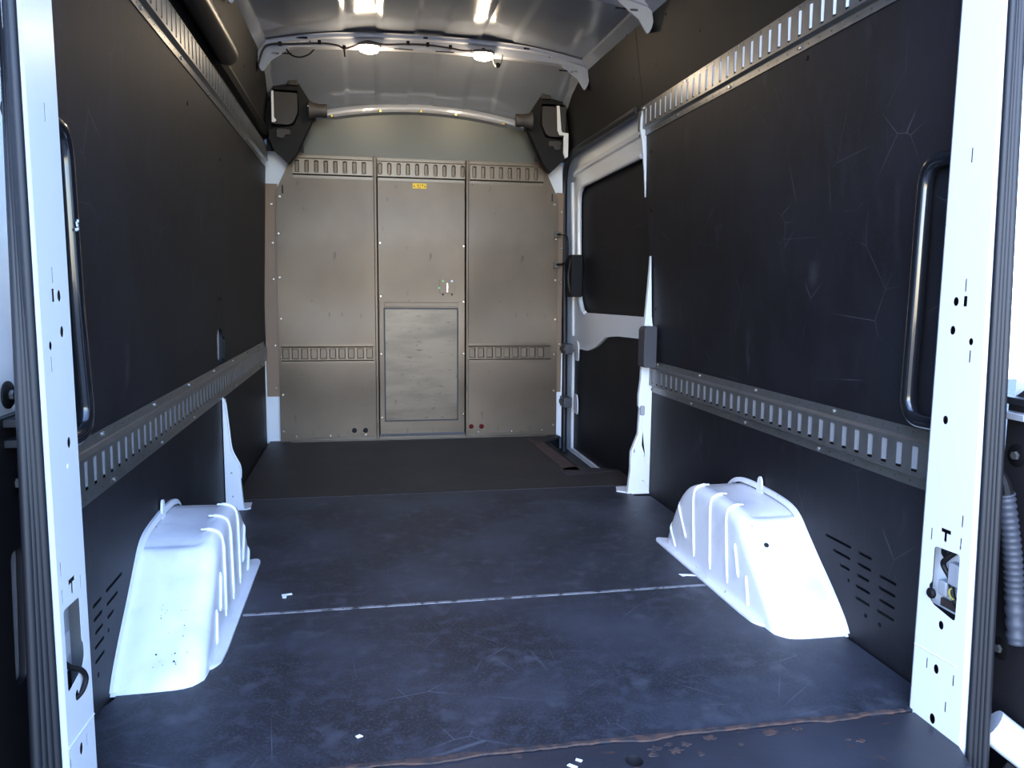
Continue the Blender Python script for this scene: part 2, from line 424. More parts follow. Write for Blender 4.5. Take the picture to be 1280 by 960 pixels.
# ------------------------------------------------------------------ black wall boards
def wall_board(side, outer, holes, label, m=None, w0=-.012, w1=0., name='wall_board', fast=None):
    f = wall_fn(side)
    ys_ = [p[0] for p in outer]
    t = thing(name, label, 'wall board', f(sum(ys_)/len(ys_), min(p[1] for p in outer), -.006))
    b = MB(); b.plate(outer, holes, f, w0, w1); b.build('panel', m or BOARD, t)
    if fast: screws(t, [f(y, z, w1-.0005) for y, z in fast], (-side, 0, 0), .007, .003, 'fastener', BLACKP)
    return t
# left
wall_board(-1, [(1.42, .565), (3.205, .565), (3.205, 1.535), (1.42, 1.535)],
           [rounded([(3.086, .692), (3.119, .721), (3.187, .714), (3.2045, .690), (3.2045, .600), (3.185, .572), (3.102, .607)], .012)],
           'large black board on the left wall between the two slotted tracks, near half, with an oval cut-out',
           fast=[(2.6, 1.43), (3.12, .83), (3.16, .83), (3.15, 1.35)])
wall_board(-1, rounded([(3.208, .695), (3.208, .565), (4.53, .565), (4.53, 1.535), (3.208, 1.535)], 0),
           [rounded([(3.2095, .688), (3.259, .672), (3.262, .60), (3.255, .586), (3.2095, .582)], .004)], 'black board on the left wall between the tracks, far half beside the partition')
def vent_holes():
    H = []
    for (a, c, z) in ((1.728, 1.840, .230), (1.728, 1.803, .200), (1.728, 1.770, .171),
                      (1.645, 1.697, .229), (1.645, 1.698, .200), (1.650, 1.697, .171), (1.643, 1.700, .142), (1.641, 1.698, .112),
                      (1.552, 1.612, .200), (1.552, 1.613, .171), (1.552, 1.608, .142), (1.551, 1.613, .113)):
        H.append(rr((a+c)/2, z, c-a, .0075, .003))
    return H + [circ(1.730, .143, .005), circ(1.654, .081, .006), circ(1.600, .081, .006)]
for s, nm in ((-1, 'left'), (1, 'right')):
    wall_board(s, [(1.42, -.02), (3.148, -.02), (3.148, .455), (1.42, .455)], vent_holes(),
               'black board low on the %s wall behind the wheel arch, with vent slots' % nm)
    b = MB()
    for (y0, y1, z) in ((1.50, 1.85, .16),): b.plate(rect(y0, .07, y1, .25), [], wall_fn(s), -.022, -.018)
    o = b.build('vent_backing', DARK if s < 0 else DARK, wl_t if s < 0 else wr_t)
for (y0, y1, z) in ((1.641, 1.698, .112), (1.551, 1.613, .113), (1.648, 1.660, .081), (1.594, 1.606, .081)):
    b = MB(); b.plate(rect(y0-.004, z-.006, y1+.004, z+.006), [], WR, -.0125, -.0121); b.build('bare_metal_strip', GALVB, wr_t)
wall_board(-1, [(3.20, -.02), (4.53, -.02), (4.53, .455), (3.20, .455)], [], 'black board low on the left wall beyond the white pillar')
wall_board(-1, [(1.42, 1.640), (4.50, 1.640), (4.50, 1.655), (4.5, 1.93), (4.2, 1.985), (1.42, 1.955)], [], 'smooth black upper lining on the left wall above the slotted track', LINING,
           name='upper_lining', fast=[(3.65, 1.82), (2.9, 1.86), (2.2, 1.85)])
# right
wall_board(1, [(1.42, .565), (3.150, .565), (3.158, .75), (3.190, 1.0), (3.215, 1.3), (3.222, 1.535), (1.42, 1.535)], [], 'large black board on the right wall between the two slotted tracks',
           fast=[(3.17, 1.45), (3.17, 1.21), (3.14, .98), (3.12, .80), (2.0, 1.5)])
wall_board(1, [(1.42, 1.640), (3.268, 1.640), (3.268, 1.94), (3.268, 1.972), (1.42, 1.955)], [], 'smooth black upper lining on the right wall above the slotted track', LINING,
           name='upper_lining', fast=[(2.671, 1.776), (3.089, 1.776), (2.2, 1.86), (2.95, 1.92)])
wall_board(1, [(3.272, 1.640), (4.60, 1.665), (4.60, 1.92), (4.2, 1.985), (3.272, 1.972)], [], 'smooth black lining panel above the side door', LINING,
           name='upper_lining', fast=[(3.351, 1.786), (3.639, 1.822), (3.378, 1.975), (3.56, 1.965), (3.46, 1.70)])
# padded duct along the left upper wall
b = MB(); b.tube([(-.799, 1.35, 1.712), (-.799, 2.2, 1.710), (-.800, 2.9, 1.704), (-.801, 3.08, 1.70)], .040, 20, True, rads=lambda t: .040*(1 if t < .86 else max(.25, math.sqrt(max(0, 1-((t-.86)/.14)**2)))))
dt = thing('curtain_duct', 'rounded glossy black padded moulding along the upper left wall', 'moulding', (-.815, 2.2, 1.66))
b.build('padding', mat('glossy_black_vinyl', (9, 9, 10), .34, spec=.3), dt, True)
b = MB(); b.strip([[(-.847, y, 1.664), (-.822, y, 1.668), (-.812, y, 1.690), (-.815, y, 1.705), (-.840, y, 1.71)] for y in (3.05, 3.4, 3.8, 4.2, 4.5)], True, True); b.build('ledge', BLACKP, dt, True)

# ------------------------------------------------------------------ slotted tracks
def slotted(name, label, f, loc, u0, u1, v0, v1, s0, s1, pitch, first, sw, axis, group, parent=None, thick=.016, scr=None, round_=.004, back=None, dots=True, louvre=None, rail=None, fb=.17, ft=.17):
    """pressed track: flat flanges, stepped raised web with dished slots, backing plate seen through them"""
    t = thing(name, label, 'track', loc, group) if parent is None else parent
    fb *= v1-v0; ft *= v1-v0
    b = MB()
    # flanges with small punched holes
    for (a, c) in ((v0, v0+fb), (v1-ft, v1)):
        hs = []
        if dots:
            k = first+pitch/2
            while k < u1-.01:
                if k > u0+.01: hs.append(circ(k, (a+c)/2, .0028, 6))
                k += pitch
        b.plate(rect(u0, a, u1, c), hs, f, .001, .003)
    slots = []
    k = first
    while k < u1-sw*.6:
        if k > u0+sw*.6: slots.append(k)
        k += pitch
    zc = (s0+s1)/2; hh = s1-s0
    ex = 0 if louvre else .008
    outs = [rr(k, zc, sw+ex, hh+ex, .0025 if louvre else round_+.003) for k in slots]
    b.plate(rect(u0, v0+fb+.007, u1, v1-ft-.007), outs, f, thick-.0015, thick)
    for k, o_ in ([] if louvre else zip(slots, outs)):
        mid = rr(k, zc, sw+.003, hh+.003, round_+.001); inn = rr(k, zc, sw, hh, round_)
        b.strip([[f(u, v, thick) for u, v in o_], [f(u, v, thick-.002) for u, v in mid], [f(u, v, thick-.008) for u, v in inn]])
    for (a, c) in ((v0+fb, v0+fb+.007), (v1-ft, v1-ft-.007)):
        b.strip([[f(u, a, .003), f(u, a*.6+c*.4, .006), f(u, a*.2+c*.8, thick-.002), f(u, c, thick)] for u in (u0, u1)], False)
    o = b.build('slotted_rail', rail or GALV, t, True, angle=50)
    b = MB(); b.plate(rect(u0+.004, v0+fb, u1-.004, v1-ft), [], f, .0012, .003); b.build('backing_plate', DARK if louvre else (back or GALVB), t)
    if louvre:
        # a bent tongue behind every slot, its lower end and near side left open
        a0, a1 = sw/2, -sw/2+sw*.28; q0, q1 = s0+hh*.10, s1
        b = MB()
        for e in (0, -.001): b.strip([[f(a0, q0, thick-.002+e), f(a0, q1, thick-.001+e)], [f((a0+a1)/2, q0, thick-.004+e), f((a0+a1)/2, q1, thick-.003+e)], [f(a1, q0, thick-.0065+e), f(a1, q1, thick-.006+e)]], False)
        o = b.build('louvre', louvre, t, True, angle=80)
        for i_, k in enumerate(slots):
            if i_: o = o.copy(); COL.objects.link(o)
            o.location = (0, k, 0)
    if scr: screws(t, [f(u, v, .003) for u, v in scr], axis, .0055, .004)
    return t
def wall_scr(y0, y1, z0, z1, step=.42):
    out = []; y = y0; i = 0
    while y < y1:
        out.append((y, z1-.010)); out.append((y+.06, z0+.010)); y += step
    return out
slotted('slotted_track', 'long slotted steel track high on the left wall above the big boards', WL, (-.84, 2.9, 1.524), 1.42, 4.50, 1.524, 1.652, 1.560, 1.628, .0533, 1.486, .016, (1, 0, 0), None, scr=wall_scr(1.60, 4.45, 1.524, 1.652), louvre=TONGUE, fb=.17, ft=.11)
slotted('slotted_track', 'long slotted steel track high on the right wall, ending at the side door', WR, (.84, 2.3, 1.524), 1.42, 3.285, 1.524, 1.652, 1.560, 1.628, .0533, 1.486, .016, (-1, 0, 0), None, scr=wall_scr(1.55, 3.25, 1.524, 1.652), louvre=WHITE, fb=.17, ft=.11)  # white tongues stand in for daylight reflected in these slots
slotted('slotted_track', 'long slotted steel track low on the left wall above the wheel arch', WL, (-.87, 2.9, .445), 1.42, 4.50, .445, .577, .482, .539, .052, 1.449, .020, (1, 0, 0), None, scr=wall_scr(1.75, 4.45, .445, .577), louvre=TONGUE)
slotted('slotted_track', 'slotted steel track low on the right wall above the wheel arch', WR, (.87, 2.2, .445), 1.42, 3.165, .445, .577, .482, .539, .052, 1.450, .020, (-1, 0, 0), None, scr=wall_scr(1.83, 3.1, .445, .577), louvre=TONGUE)

# ------------------------------------------------------------------ partition
def bulk_panel(label, outer, name='partition_panel'):
    us = [p[0] for p in outer]
    t = thing(name, label, 'panel', ((min(us)+max(us))/2, D, 0))
    b = MB(); b.plate(outer, BH.get(name+label[:1], []), bulk_fn, -.010, 0); b.build('sheet', PART, t)
    return t
BH = {}
lp = bulk_panel('left grey steel partition panel with two black cable grommets', [(-.807, .0), (-.268, .0), (-.268, 1.602), (-.702, 1.602), (-.800, 1.396)])
rp = bulk_panel('right grey steel partition panel with two dark red grommets', [(.268, .0), (.807, .0), (.800, 1.396), (.702, 1.602), (.268, 1.602)])
for p, s in ((lp, -1), (rp, 1)):
    a, c = (-.705, -.275) if s < 0 else (.275, .705)
    slotted('', '', bulk_fn, None, a, c, 1.475, 1.598, 1.508, 1.566, .0515, a+.024, .016, (0, -1, 0), None, parent=p, dots=True, fb=.12, ft=.12, rail=PTRACK, back=PART)
    a, c = (-.790, -.279) if s < 0 else (.266, .765)
    slotted('', '', bulk_fn, None, a, c, .447, .558, .478, .530, .0515, a+.024, .030, (0, -1, 0), None, parent=p, dots=True, fb=.12, ft=.12, rail=PTRACK, back=PART, round_=.002)
    screws(p, [(s*(.788+ (-.012 if z > 1.2 else 0)), D, z) for z in (1.37, 1.17, .93, .70, .49, .27, .06)] + [(s*x, D, .03) for x in (.72, .53, .33)], (0, -1, 0), .0075, .005, 'rivet')
    cs = ((-.395, .056), (-.331, .055)) if s < 0 else ((.287, .063), (.349, .062))
    for (x, z) in cs:
        b = MB().disc((x, D+.001, z), (0, -1, 0), .0145, .003, 18, .012); b.disc((x, D-.002, z), (0, -1, 0), .010, .001, 18, .009)
        b.build('grommet', DARK if s < 0 else RED, p, True)
    for (x, z, h_) in ((s*.700, 1.545, .045), (s*.762, 1.41, .045)):
        if s > 0 and z > 1.5: continue
        b = MB(); b.box((x-.004-s*-.0, D-.0015, z-h_/2), (x+.004, D+.001, z+h_/2)); b.build('slit', DARK, p)
    # centre edge post
    b = MB(); b.box((min(s*.252, s*.268), D-.014, 0), (max(s*.252, s*.268), D+.01, 1.604)); b.build('edge_post', PART, p, bevel=.003)
b = MB(); b.box((-.75, D-.030, .000), (.74, D-.002, .006)); b.box((-.75, D-.003, -.002), (.74, D-.001, .018))
o = b.build('foot_angle', PTRACK); tag(o, 'thin steel angle along the foot of the partition', 'angle')
dr = thing('partition_door', 'narrow centre door in the partition with a low hatch and a yellow label', 'door', (0, D, 0))
b = MB(); b.plate(rect(-.246, .03, .246, 1.60), [rr(.145, .903, .014, .050, .002), rr(.120, .843, .009, .009, .003, 2), rr(.172, .843, .009, .009, .003, 2)], bulk_fn, -.012, -.003); b.build('leaf', PART, dr)
b = MB(); b.plate(rect(.105, .83, .195, .94), [], bulk_fn, -.05, -.045); b.build('lock_cavity', DARK, dr)
slotted('', '', bulk_fn, None, -.245, .245, 1.475, 1.598, 1.509, 1.567, .0515, -.232, .016, (0, -1, 0), None, parent=dr, dots=True, fb=.12, ft=.12, rail=PTRACK, back=PART, round_=.008)
b = MB(); b.plate(rect(-.226, .098, .214, .768), [], bulk_fn, -.0029, -.0026); b.build('gap_shadow_plate', RUBBER, dr)  # dark sheet behind the hatch edges, painting the shade of the gap
b = MB(); b.plate(rect(-.243, .055, .236, .80), [rect(-.221, .103, .209, .764)], bulk_fn, -.0025, .003); b.build('hatch_frame', PART, dr, bevel=.0006)
b = MB(); b.plate(rr(-.006, .434, .414, .645, .004), [], bulk_fn, -.004, .006)
b.plate(rr(-.006, .434, .404, .633, .003), [], bulk_fn, .006, .0065)
ht = b.build('hatch', HATCH, dr, bevel=.0015); ht['label'] = 'scuffed lower hatch panel'
b = MB(); b.plate(rect(-.216, .770, .206, .795), [], bulk_fn, .001, .006); b.build('hatch_rail', PART, dr, bevel=.002)
b = MB(); b.box((.100, D-.0015, .850), (.190, D+.002, .930)); b.build('lock_plate', PART, dr, bevel=.001)
for (x, z, m_, nm) in ((.0985, .879, GREENL, 'pale green plug'), (.120, .919, GREENL, 'pale green plug'), (.172, .919, PALE, 'pale blue plug')):
    o = MB().disc((x, D-.0005, z), (0, -1, 0), .0068, .003, 12).build('plug', m_, dr, True); o['label'] = nm
for x in (.120, .172): MB().disc((x, D-.0005, .862-.02), (0, -1, 0), .006, .0012, 10).build('lock_hole', DARK, dr, True)
MB().box((.1425, D-.004, .856), (.1485, D-.001, .908)).build('lock_bar', SCREWM, dr)
screws(dr, [(-.236, D+.002, z) for z in (1.13, .83, .50, .13)] + [(.240, D+.002, z) for z in (1.12, .80, .50, .14)], (0, -1, 0), .006, .006, 'rivet')
lb = MB(); lb.plate(rr(-.0115, 1.452, .078, .029, .001), [], bulk_fn, -.003, .0006)
y_ = lb.build('warning_label', YEL, dr); y_['label'] = 'small yellow label with faint olive symbols'
pm = MB()
def lab(pts): pm.plate(pts, [], bulk_fn, .0006, .0012)
lab([(-.047, 1.446), (-.036, 1.446), (-.0415, 1.457)]); lab([(.013, 1.445), (.023, 1.445), (.018, 1.456)])
pm.plate(circ(-.020, 1.455, .0065, 14), [circ(-.020, 1.455, .0045, 14)], bulk_fn, .0006, .0012)
lab([(.000, 1.460), (.010, 1.460), (.003, 1.447)]); lab(rect(-.022, 1.441, -.006, 1.444)); lab(rect(-.010, 1.452, -.006, 1.460)); lab(rect(-.0215, 1.451, -.0185, 1.458))
pm.build('print', OLIVE, y_)
MB().box((-.250, D-.004, .020), (.250, D+.004, .030)).build('door_track', mat('bluish_dark_gap', (58, 60, 70), .5), dr)

# ------------------------------------------------------------------ corner plastic mouldings under the roof header
def corner_mould(s):
    nm = 'left' if s < 0 else 'right'
    t = thing('corner_moulding', 'angular black plastic corner moulding at the top %s of the partition' % nm, 'moulding', (s*.65, 4.4, 1.54))
    fn = lambda u, v, w: (s*u, 4.40-w, v)
    outer = [(.775, 1.955), (.735, 1.957), (.735, 1.966), (.700, 1.967), (.665, 1.969), (.655, 1.945), (.590, 1.842), (.570, 1.835), (.570, 1.765), (.585, 1.758), (.670, 1.585), (.715, 1.530), (.790, 1.60), (.812, 1.66), (.800, 1.80)]
    b = MB(); b.plate(outer, [rounded([(.800, 1.70), (.79, 1.905), (.66, 1.905), (.652, 1.79), (.68, 1.725)], .008)], fn, -.06, .0)
    b.build('shell', BLACKP, t, bevel=.003)
    b = MB(); b.plate(rect(.64, 1.60, .83, 1.93), [], fn, -.075, -.06); b.build('back', DARK, t)
    b = MB(); b.plate(rounded([(.795, 1.728), (.795, 1.890), (.660, 1.888), (.660, 1.79), (.684, 1.738), (.705, 1.726)], .012), [], fn, -.05, .015)
    b.build('raised_pad', BROWNP, t, bevel=.006)
    b = MB(); rings = []
    for (x, h_, w_) in ((.600, .050, .034), (.580, .040, .028), (.545, .034, .024), (.513, .036, .026), (.508, .034, .024)):
        rings.append([(s*x, 4.375+w_*cos(a), 1.802+h_*sin(a)) for a in [2*pi*k/20 for k in range(20)]])
    b.strip(rings, True, True).build('socket', BROWNP, t, True)
    b = MB(); b.plate(rounded([(.700, 1.700), (.765, 1.705), (.77, 1.66), (.735, 1.655), (.725, 1.675), (.700, 1.675)], .006), [], fn, 0, .012); b.build('clip', BROWNP, t, bevel=.003)
    b = MB(); b.box((min(s*.655, s*.705), 4.375, 1.925), (max(s*.655, s*.705), 4.41, 1.975)); b.build('top_lug', BROWNP, t, bevel=.004)
    b = MB(); b.box((min(s*.66, s*.80), 4.40, 1.955), (max(s*.66, s*.80), 4.47, 1.964)); b.build('top_flange', WHITE, t)
    screws(t, [(s*.605, 4.398, 1.828), (s*.765, 4.398, 1.690)], (0, -1, 0), .006, .004)
    # painted body edge beside it
    if s < 0: pl = [(.778, 1.735), (.792, 1.735), (.792, 1.895), (.780, 1.895), (.780, 1.76), (.768, 1.745)]
    else: pl = [(.742, 1.895), (.758, 1.895), (.770, 1.765), (.775, 1.752), (.812, 1.748), (.812, 1.62), (.795, 1.61), (.785, 1.64), (.785, 1.735), (.760, 1.735), (.748, 1.76)]
    b = MB(); b.plate(pl, [], fn, 0.001, .018); o = b.build('body_edge', WHITE, t, bevel=.002); o['label'] = 'white painted metal edge'
corner_mould(-1); corner_mould(1)

# ------------------------------------------------------------------ roof bows
def bow(y, label, holes=True):
    t = thing('roof_bow', label, 'roof bow', (0, y, 1.9))
    n = 48; rings = []
    for i in range(n+1):
        x = -.805+1.61*i/n; q = abs(x)/.805
        zb = 2.026-.036*q**2-.035*max(0, (q-.82)/.18)
        zt = 2.088-.055*q**2.2
        zt = min(zt, roof_z(x, y)-.006)
        rings.append([(x, y-.055, zt), (x, y-.045, zt-.004), (x, y-.042, zt-.016), (x, y-.026, zt-.020), (x, y-.022, zb+.002), (x, y+.0, zb-.002), (x, y+.026, zb+.002), (x, y+.03, zt-.018), (x, y+.055, zt)])
    MB().strip(rings, True, True).build('bow_beam', BOWP, t, True)
    # slots and dimples in the beam, dark pieces let in
    for (x, w_) in ((-.60, .05), (-.02, .022), (.48, .03), (-.28, .0)):
        if w_ == 0: continue
        q = abs(x)/.805; zt = 2.088-.055*q**2.2; zt = min(zt, roof_z(x, y)-.006)
        b = MB(); b.box((x-w_/2, y-.0445, zt-.014), (x+w_/2, y-.041, zt-.005)); b.build('recess', DARK, t)
    for (x0, x1) in ((-.17, -.08), (.03, .12)):
        b = MB(); b.box((x0, y-.0275, 2.023), (x1, y-.022, 2.0265)); b.build('slot', DARK, t)
    for x in (-.565, .60, .625, -.62, .30):
        b = MB(); b.disc((x, y-.0245, 2.026-.036*(x/.805)**2+.025), (0, -1, 0), .004, .0015, 8); b.build('hole', DARK, t)
    for s in (-1, 1):
        # foot: stepped plate with a pointed tab hanging down the lining
        b = MB()
        fn = lambda u, v, w: (s*u, y-.028-w, v)
        b.plate(rounded([(.660, 1.996), (.700, 2.010), (.795, 1.985), (.806, 1.93), (.800, 1.905), (.788, 1.884), (.780, 1.884), (.745, 1.935), (.700, 1.965)], .004), [rr(.725, 1.967, .034, .009, .003)], fn, -.004, .004)
        b.build('bow_foot', BOWP, t, bevel=.001)
        b = MB(); b.strip([[(s*.795, y-.03, 1.98), (s*.806, y-.03, 1.93), (s*.782, y-.03, 1.884)], [(s*.800, y+.05, 1.98), (s*.812, y+.05, 1.94), (s*.800, y+.03, 1.90)]], True, True); b.build('foot_wing', BOWP, t)
        b = MB(); b.box((min(s*.65, s*.70), y-.030, 1.968), (max(s*.65, s*.70), y-.026, 1.974)); b.build('foot_slot', DARK, t)
    return t
bow(4.0, 'painted steel roof bow carrying the two lit dome lights')
bow(3.1, 'painted steel roof bow nearer the camera, showing only at the upper right corner')

# dome lights
def dome(x, label):
    z = 2.026-.036*(x/.805)**2
    t = thing('dome_light', label, 'lamp', (x, 3.98, z), 'dome lights on the roof bow')
    b = MB(); b.strip([[(x+rx*cos(a), 3.965+ry*sin(a), zz) for a in [2*pi*k/24 for k in range(24)]] for rx, ry, zz in ((.052, .032, z+.016), (.056, .034, z+.012), (.056, .034, z+.004), (.050, .030, z+.002))], True, True).build('housing', DGREYP, t, True)
    b = MB(); b.strip([[(x+rx*cos(a), 3.965+ry*sin(a), zz) for a in [2*pi*k/24 for k in range(24)]] for rx, ry, zz in ((.050, .030, z+.003), (.050, .030, z-.010), (.042, .025, z-.022), (.022, .013, z-.029), (.002, .001, z-.030))], True, True).build('lens', LENS, t, True, angle=180)
    MB().box((x-.008, 3.945, z+.012), (x+.008, 3.96, z+.024)).build('plug', BLACKP, t)
    ld = bpy.data.lights.new('bulb', 'POINT'); ld.energy = LAMP_W; ld.color = (1.0, .78, .54); ld.shadow_soft_size = .035
    lo = bpy.data.objects.new('bulb', ld); COL.objects.link(lo); lo.parent = t; lo.location = (0, -.015, -.055)
dome(-.290, 'lit dome light on the left of the roof bow'); dome(.262, 'lit dome light on the right of the roof bow, beside the hanging loop')
wt = thing('wiring_loom', 'thin dark wiring loom clipped along the roof bow', 'wiring', (-.3, 3.94, 2.0))
b = MB(); b.tube([(-.800, 3.945, 1.90), (-.790, 3.945, 1.935), (-.772, 3.945, 1.98), (-.74, 3.945, 2.000), (-.66, 3.95, 2.008), (-.517, 3.955, 2.022), (-.44, 3.955, 2.018), (-.406, 3.95, 2.004), (-.36, 3.95, 2.018), (-.30, 3.95, 2.044), (-.22, 3.955, 2.035), (-.105, 3.955, 2.044), (0, 3.955, 2.046), (.106, 3.955, 2.038), (.16, 3.95, 2.030), (.262, 3.95, 2.032)], .0045, 8)
b.build('cable', mat('dark_red_brown_cable', (40, 24, 26), .5), wt, True)
MB().tube([(-.406, 3.95, 2.006), (-.404, 3.948, 1.99), (-.402, 3.948, 1.966)], .005, 8).build('cable_tail', BLACKP, wt, True)
for (x, z) in ((-.70, 2.006), (-.52, 2.024), (-.105, 2.047), (-.01, 2.046), (.10, 2.041), (-.406, 2.008)):
    MB().box((x-.008, 3.945, z-.007), (x+.008, 3.962, z+.010)).build('clip', BLACKP, wt, bevel=.002)
b = MB(); b.tube([(-.671, 3.95, 1.985), (-.650, 3.945, 1.958), (-.61, 3.945, 1.950), (-.57, 3.945, 1.965), (-.545, 3.95, 1.990)], .0035, 8)
o = b.build('loose_wire', BLACKP, None, True); tag(o, 'short dark wire drooping under the left end of the roof bow', 'wire')
lt = thing('wire_loop', 'small grey wire loop with a black sensor hanging beside the right dome light', 'wire', (.34, 3.95, 1.95))
MB().tube([(.312, 3.95, 2.03), (.312, 3.945, 1.985), (.330, 3.94, 1.955), (.350, 3.945, 1.985), (.358, 3.95, 2.022)], .003, 8).build('wire', GALV, lt, True)
MB().disc((.331, 3.925, 1.965), (0, 1, 0), .012, .022, 12).build('sensor', BLACKP, lt, True)

# ------------------------------------------------------------------ wheel arches
def arch(s):
    nm = 'left' if s < 0 else 'right'
    lab_ = ('white scuffed wheel arch on the left with dark chip marks on its front slope' if s < 0 else 'white ribbed wheel arch on the right under the short track')
    t = thing('wheel_arch', lab_, 'wheel arch', (s*.78, 2.12, 0))
    key = [(1.715, -.002), (1.74, .035), (1.80, .092), (1.87, .150), (1.935, .207), (1.965, .233), (2.00, .250), (2.05, .259), (2.14, .264), (2.25, .264), (2.32, .257), (2.37, .238), (2.42, .195), (2.465, .130), (2.50, .062), (2.525, -.002)]
    P = [(p.x, p.y) for p in catmull([Vector((a, c, 0)) for a, c in key], 3)]
    cy = 2.13
    rows = [(.893, 1.0), (.86, 1.0), (.80, .998), (.752, .993), (.732, .984), (.716, .967), (.706, .940), (.701, .905), (.698, .85), (.696, .72), (.693, .50), (.690, .25), (.688, .0)]
    b = MB()
    rings = []
    for x, k in rows:
        dish = 0
        rg = []
        for (y, z) in P:
            # shallow dish in the crown and pinched front foot towards the wall
            zz = z*k
            if .74 < x < .87 and z > .24: zz -= .010
            yy = cy+(y-cy)*(k if k > 0 else 0)
            fx = .006*(1-z/.264) if x < .702 else 0
            rg.append((s*(x-fx*k), yy if k > 0 else cy+(y-cy)*.02, zz))
        rings.append(rg)
    b.strip(rings, False)
    o = b.build('arch_shell', ARCHW, t, True, angle=180)
    # wall flange upstand
    b = MB(); rg = []
    for x, e in ((.8795, 0.0), (.8795, .012), (.872, .012), (.868, 0.0)):
        rg.append([(s*x, cy+(y-cy)*(1+e/.5), z*(1+e/.264)+(.002 if e else 0)) for y, z in P if z > .0])
    b.strip(rg, False).build('wall_flange', ARCHW, t, True)
    # foot flange on the floor
    b = MB(); b.plate(rounded([(s*.72, 1.80), (s*.690, 1.80), (s*.672, 1.83), (s*.668, 1.90), (s*.668, 2.52), (s*.68, 2.545), (s*.72, 2.53)], .012), [], floor_fn, .0, .006)
    b.build('foot_flange', ARCHW, t, bevel=.0015)
    # pressed ribs over the shoulder and down the inner face
    def prof_z(y):
        for (a0, z0), (a1, z1) in zip(P, P[1:]):
            if a0 <= y <= a1: return z0+(z1-z0)*(y-a0)/(a1-a0)
        return 0.0
    def surf(y, z, w):
        # scale factor of the ring this point lies on, then the inward distance of that ring
        lo, hi = .02, 1.0
        for _ in range(30):
            k = (lo+hi)/2
            if prof_z(cy+(y-cy)/k)*k >= z: hi = k
            else: lo = k
        k = hi
        for (x0, k0), (x1, k1) in zip(rows, rows[1:]):
            if k1 <= k <= k0: x = x0+(x1-x0)*(k0-k)/max(k0-k1, 1e-6); break
        zz = z/k
        fx = .006*(1-zz/.264) if x < .702 else 0
        return (s*(x-fx*k-w), y, z)
    ribs = [((2.475, .085), (2.400, .018)), ((2.405, .170), (2.318, .075)), ((2.290, .235), (2.247, .037)), ((2.166, .240), (2.128, .038)), ((2.059, .240), (2.015, .039)), ((1.990, .165), (1.955, .078)), ((1.915, .098), (1.890, .022))]
    for i, (a, c) in enumerate(ribs):
        pts = []
        if i in (2, 3, 4):
            pts += [(s*.752, a[0], prof_z(a[0])*.993-.001), (s*.733, a[0], prof_z(a[0])*.984+.001), (s*.717, a[0], prof_z(a[0])*.967+.001)]
            a = (a[0], prof_z(a[0])*.93)
        for q in range(8):
            tt = q/7; pts.append(surf(a[0]+(c[0]-a[0])*tt, a[1]+(c[1]-a[1])*tt, .0005))
        b = MB(); b.tube(pts, .0048, 8, True, rads=lambda q_: .0050*(1 if .08 < q_ < .95 else .6))
        b.build('rib', ARCHW, t, True, angle=180)
    # little tab standing at the wall
    b = MB(); b.plate(rounded([(2.165, .255), (2.205, .255), (2.196, .300), (2.186, .308), (2.176, .300)], .006), [], lambda u, v, w: (s*(.872-w), u, v), -.003, .003)
    b.build('tab', ARCHW, t, bevel=.001)
    if s > 0: MB().disc((s*.745, 1.905, .1855), (0, -.68, .73), .007, .002, 12).build('drain_hole', DARK, t)
    else:
        b = MB()
        for k in range(22):
            x = -.715-.09*random.random(); q = random.random()**1.5; y = 1.75+.12*q; z = prof_z(y)*.994
            b.disc((x, y, z), (0, -.68, .73), .0008+.0022*random.random()**2, .0004, 5)
        tag(b.build('chip_mark', DARK, t), 'dark chips in the paint', kind='stuff')
    return t
arch(-1); arch(1)

